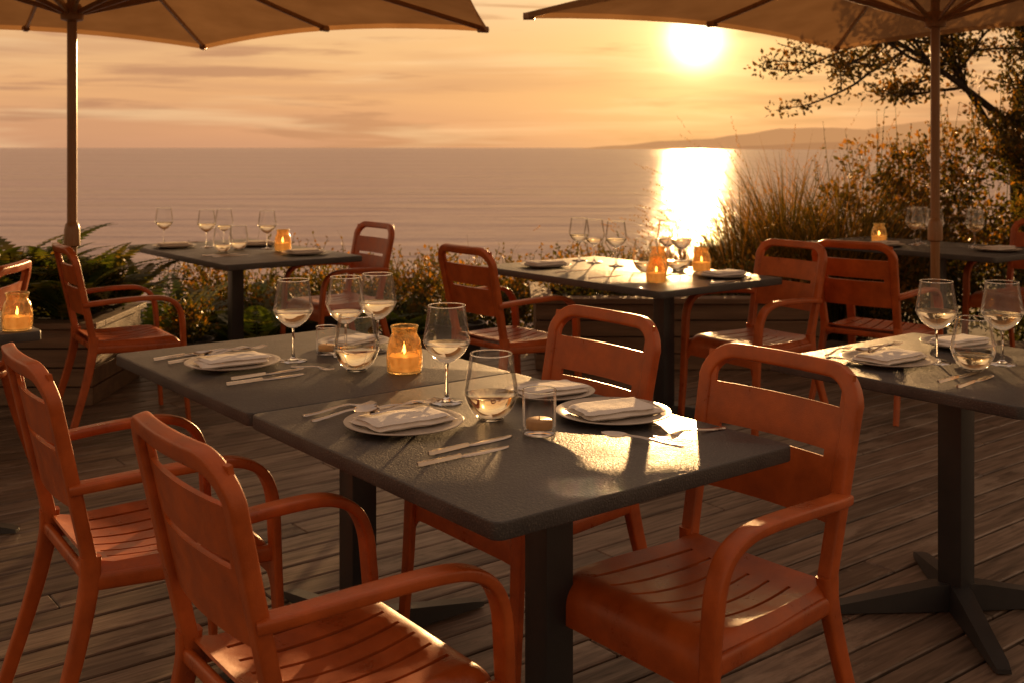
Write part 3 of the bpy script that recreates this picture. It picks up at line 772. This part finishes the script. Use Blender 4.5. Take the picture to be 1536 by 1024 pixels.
# ---------------------------------------------------------------- foliage
class Fol:
    def __init__(s): s.v=[]; s.f=[]; s.r=[]
    def quad(s,p,d,sd,l,w,r):
        b=len(s.v)
        s.v+= [p, p+d*l*0.5+sd*w*0.5, p+d*l, p+d*l*0.5-sd*w*0.5]; s.f.append((b,b+1,b+2,b+3)); s.r+=[r]*4
    def ribbon(s,pts,ws,side,r):
        b=len(s.v)
        for p,w_ in zip(pts,ws): s.v+=[p-side*w_,p+side*w_]; s.r+=[r,r]
        for i in range(len(pts)-1): s.f.append((b+2*i,b+2*i+1,b+2*i+3,b+2*i+2))
    def obj(s,name,mat,extra=None):
        me=bpy.data.meshes.new(name); me.from_pydata([tuple(v) for v in s.v],[],s.f)
        a=me.attributes.new('rnd','FLOAT_COLOR','POINT')
        buf=[]
        for r in s.r: buf+=[r,r,r,1]
        a.data.foreach_set('color',buf)
        me.materials.append(mat); me.update()
        o=bpy.data.objects.new(name,me); COL.objects.link(o); return o
rn=random.Random(3)
def rvec():
    while True:
        v=Vector((rn.uniform(-1,1),rn.uniform(-1,1),rn.uniform(-1,1)))
        if 0.05<v.length<1: return v.normalized()
def clump(F,c,rad,n,ls,base=0.5,var=0.35):
    rr=base+rn.uniform(-var,var)*0.6
    for _ in range(n):
        d=rvec(); q=rn.random()**0.45
        p=c+Vector((d.x*rad.x,d.y*rad.y,d.z*rad.z))*q
        dd=(d*0.7+rvec()*0.8+Vector((0,0,0.35))).normalized(); sd=dd.cross(rvec()).normalized()
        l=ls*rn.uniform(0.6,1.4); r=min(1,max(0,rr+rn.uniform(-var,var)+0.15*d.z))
        F.quad(p,dd,sd,l,l*0.55,r)
def twig(F,a,b,w):
    sd=(b-a).cross(Vector((0,1,0.1))).normalized(); F.ribbon([a,b],[w,w*0.5],sd,0.05)
def shrub(name,x,y,z,wx,wy,h,n=1400,ls=0.04,base=0.5,mat=None):
    F=Fol()
    k=int(14+wx*10)
    for _ in range(k):
        a=rn.uniform(0,6.28); q=math.sqrt(rn.random()); t=rn.random()
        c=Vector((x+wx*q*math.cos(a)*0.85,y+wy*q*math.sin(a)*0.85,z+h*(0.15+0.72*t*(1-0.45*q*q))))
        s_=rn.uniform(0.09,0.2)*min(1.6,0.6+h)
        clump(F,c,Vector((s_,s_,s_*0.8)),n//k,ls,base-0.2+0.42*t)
        twig(F,Vector((x+rn.uniform(-.2,.2)*wx,y,z)),c,0.006)
    for _ in range(int(k*1.2)):
        a=rn.uniform(0,6.28); q=math.sqrt(rn.random())
        b=Vector((x+wx*q*math.cos(a),y+wy*q*math.sin(a),z+h*0.7)); tip=b+Vector((rn.uniform(-.12,.12),rn.uniform(-.12,.12),rn.uniform(0.08,0.32)*h+0.05))
        twig(F,b,tip,0.003)
        for m_ in range(9):
            p=b.lerp(tip,m_/8); d=(rvec()+Vector((0,0,.5))).normalized(); F.quad(p,d,d.cross(rvec()).normalized(),ls*0.8,ls*0.4,min(1,base+rn.uniform(-.1,.45)))
    return F.obj(name,mat or M_leaf)
x=-2.4
while x<2.2:
    h=rn.uniform(0.48,0.68)
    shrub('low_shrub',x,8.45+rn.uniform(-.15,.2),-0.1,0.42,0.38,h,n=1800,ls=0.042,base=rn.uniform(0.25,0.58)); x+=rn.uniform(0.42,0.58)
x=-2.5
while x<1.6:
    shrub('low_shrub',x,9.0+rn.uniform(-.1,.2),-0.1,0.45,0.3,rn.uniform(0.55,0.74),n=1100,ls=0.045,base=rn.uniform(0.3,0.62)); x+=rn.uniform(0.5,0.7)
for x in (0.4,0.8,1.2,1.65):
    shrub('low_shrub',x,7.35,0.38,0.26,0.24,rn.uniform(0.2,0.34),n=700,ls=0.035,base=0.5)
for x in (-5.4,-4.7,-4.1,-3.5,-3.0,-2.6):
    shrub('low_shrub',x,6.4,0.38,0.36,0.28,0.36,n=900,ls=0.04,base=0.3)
def fern(x,y,z,size,nf=18):
    F=Fol()
    for i in range(nf):
        a=i/nf*6.283+rn.uniform(-.3,.3); ln=size*rn.uniform(0.75,1.15); el_=rn.uniform(0.9,1.4)
        d=Vector((math.cos(a),math.sin(a),0)); pts=[]; p=Vector((x,y,z)); ang=el_; ns=22
        for k in range(ns+1):
            pts.append(p.copy()); p=p+(d*math.cos(ang)+Vector((0,0,math.sin(ang))))*ln/ns; ang-=rn.uniform(0.04,0.085)
        sd=Vector((-d.y,d.x,0)); r0=rn.uniform(0.3,0.9)
        F.ribbon(pts,[0.004*(1-k/ns)+0.0006 for k in range(ns+1)],sd,r0*0.5)
        for k in range(3,ns+1):
            T=(pts[k]-pts[k-1]).normalized(); t=k/ns
            l=ln*0.24*math.sin(math.pi*min(1,(t*0.9+0.12)))**0.8*(1.05-t*0.55)
            for s_ in (-1,1):
                dd=(sd*s_+T*0.45+Vector((0,0,-0.15))).normalized(); nn=T
                F.quad(pts[k],dd,nn,l,ln*0.06,min(1,max(0,r0+rn.uniform(-.2,.25))))
    return F.obj('fern',M_fern)
for x,y,s_ in ((-2.50,6.42,0.66),(-2.46,6.10,0.52),(-2.78,6.18,0.66),(-3.05,6.35,0.78),(-3.30,6.15,0.70),(-3.60,6.40,0.82),(-4.0,6.25,0.8),(-4.5,6.4,0.85),(-2.95,6.6,0.8),(-5.1,6.3,0.85),(-2.35,6.62,0.55)):
    fern(x,y,0.42,s_)
fern(-2.05,7.95,-0.1,0.8); fern(-1.6,8.15,-0.1,0.7); fern(-0.8,8.1,-0.1,0.65); fern(-2.4,7.6,-0.1,0.9); fern(-1.75,7.55,-0.1,0.75); fern(-1.2,8.0,-0.1,0.7)
def grass(name,x,y,z,h,n,spread,seedheads=0.10,mat=None,wd=0.005):
    F=Fol()
    for i in range(n):
        a=rn.uniform(0,6.283); d=Vector((math.cos(a),math.sin(a),0)); b=Vector((x,y,z))+d*rn.uniform(0,0.14)*spread*2
        ln=h*rn.uniform(0.6,1.12); ang=rn.uniform(1.10,1.52); cur=rn.uniform(0.06,0.26)*spread; pts=[b]; ns=8
        for k in range(ns):
            pts.append(pts[-1]+(d*math.cos(ang)+Vector((0,0,math.sin(ang))))*ln/ns); ang-=cur*(0.3+k/ns*1.5)
        sd=Vector((-d.y,d.x,0)); sd=(sd+rvec()*0.4).normalized(); r=rn.random()**1.4
        F.ribbon(pts,[wd*(1-(k/ns)**2)+0.0004 for k in range(ns+1)],sd,r)
        if rn.random()<seedheads:
            for m_ in range(12):
                p=pts[-1]+(pts[-1]-pts[-3])*(m_/12)*0.5; dd=(rvec()*0.5+Vector((0,0,.8))).normalized(); F.quad(p,dd,dd.cross(rvec()).normalized(),0.022,0.008,min(1,0.7+rn.random()*.3))
    return F.obj(name,mat or M_grass)
for x,y,h in ((1.75,8.5,1.15),(2.15,8.7,1.5),(2.5,8.5,1.45),(2.35,9.3,1.6),(1.95,9.2,1.35),(2.85,8.9,1.5),(1.50,8.9,0.95)):
    grass('ornamental_grass',x,y,-0.1,h,520,1.0)
for x,y,h in ((-2.2,8.8,1.0),(-1.2,9.0,0.95),(0.2,8.9,0.85),(0.9,8.8,0.8),(-0.3,9.1,0.9)):
    grass('ornamental_grass',x,y,-0.1,h,32,1.2,seedheads=0.05,wd=0.0026)
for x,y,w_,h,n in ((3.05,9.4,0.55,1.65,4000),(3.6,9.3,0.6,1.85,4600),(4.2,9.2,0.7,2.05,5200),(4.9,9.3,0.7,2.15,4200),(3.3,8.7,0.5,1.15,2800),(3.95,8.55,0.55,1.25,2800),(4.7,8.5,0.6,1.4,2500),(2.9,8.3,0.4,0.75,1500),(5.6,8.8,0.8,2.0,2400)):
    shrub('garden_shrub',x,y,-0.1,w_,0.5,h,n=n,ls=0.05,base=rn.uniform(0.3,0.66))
def tree(x,y):
    e=bpy.data.objects.new('coastal_tree',None); COL.objects.link(e)
    bm=bmesh.new(); F=Fol()
    def branch(p,d,ln,r,lv):
        pts=[p.copy()]; q=p.copy(); dd=d.copy()
        for k in range(6):
            dd=(dd+rvec()*0.16+Vector((0,0,0.03))).normalized(); q=q+dd*ln/6; pts.append(q.copy())
        sweep(bm,pts,(0.3,0.9,0.2),r*2,r*2,scales=lambda t:1-0.5*t,n=7,ex=2)
        if lv>=2:
            for k in range(2,7):
                if rn.random()<0.85: clump(F,pts[k],Vector((0.11,0.11,0.09)),23,0.046,0.45)
        if lv<3:
            for k in range(2+lv,7):
                for _ in range(2 if lv==1 else 1):
                    nd=(dd*0.5+rvec()*0.9+Vector((-0.05,-0.05,0.1))).normalized()
                    branch(pts[k],nd,ln*rn.uniform(0.42,0.62),r*0.48,lv+1)
    branch(Vector((x,y,-0.1)),Vector((-0.08,0,1)).normalized(),2.0,0.07,0)
    branch(Vector((x-0.1,y,1.3)),Vector((-0.60,-0.1,0.7)).normalized(),1.15,0.035,1)
    branch(Vector((x-0.15,y,1.6)),Vector((-0.75,-0.2,0.65)).normalized(),1.35,0.035,1)
    branch(Vector((x-0.1,y,1.5)),Vector((0.3,-0.2,0.9)).normalized(),1.4,0.035,1)
    branch(Vector((x-0.1,y,1.2)),Vector((0.5,-0.3,0.6)).normalized(),1.2,0.035,1)
    branch(Vector((x-0.12,y,1.4)),Vector((-0.2,-0.4,0.8)).normalized(),1.2,0.035,1)
    mk('trunk',bm,[M_bark],parent=e)
    o=F.obj('leaves',M_tree); o.parent=e
tree(4.50,9.6)
def pot(x,y,s):
    e=bpy.data.objects.new('plant_pot',None); COL.objects.link(e); e.location=(x,y,0.002); e.scale=(s,s,s)
    bm=bmesh.new(); lathe(bm,[(0,0),(0.10,0),(0.13,0.03),(0.17,0.22),(0.175,0.24),(0.16,0.24),(0.155,0.21),(0,0.20)]); bmesh.ops.recalc_face_normals(bm,faces=bm.faces[:])
    mk('pot',bm,[M_pot],parent=e)
    f=shrub('leaves',0,0,0.2,0.16,0.16,0.28,n=500,ls=0.04,base=0.4); f.parent=e
pot(-1.35,7.75,1.0); pot(-0.35,7.3,1.0); pot(-2.0,6.8,0.9)
print('done')
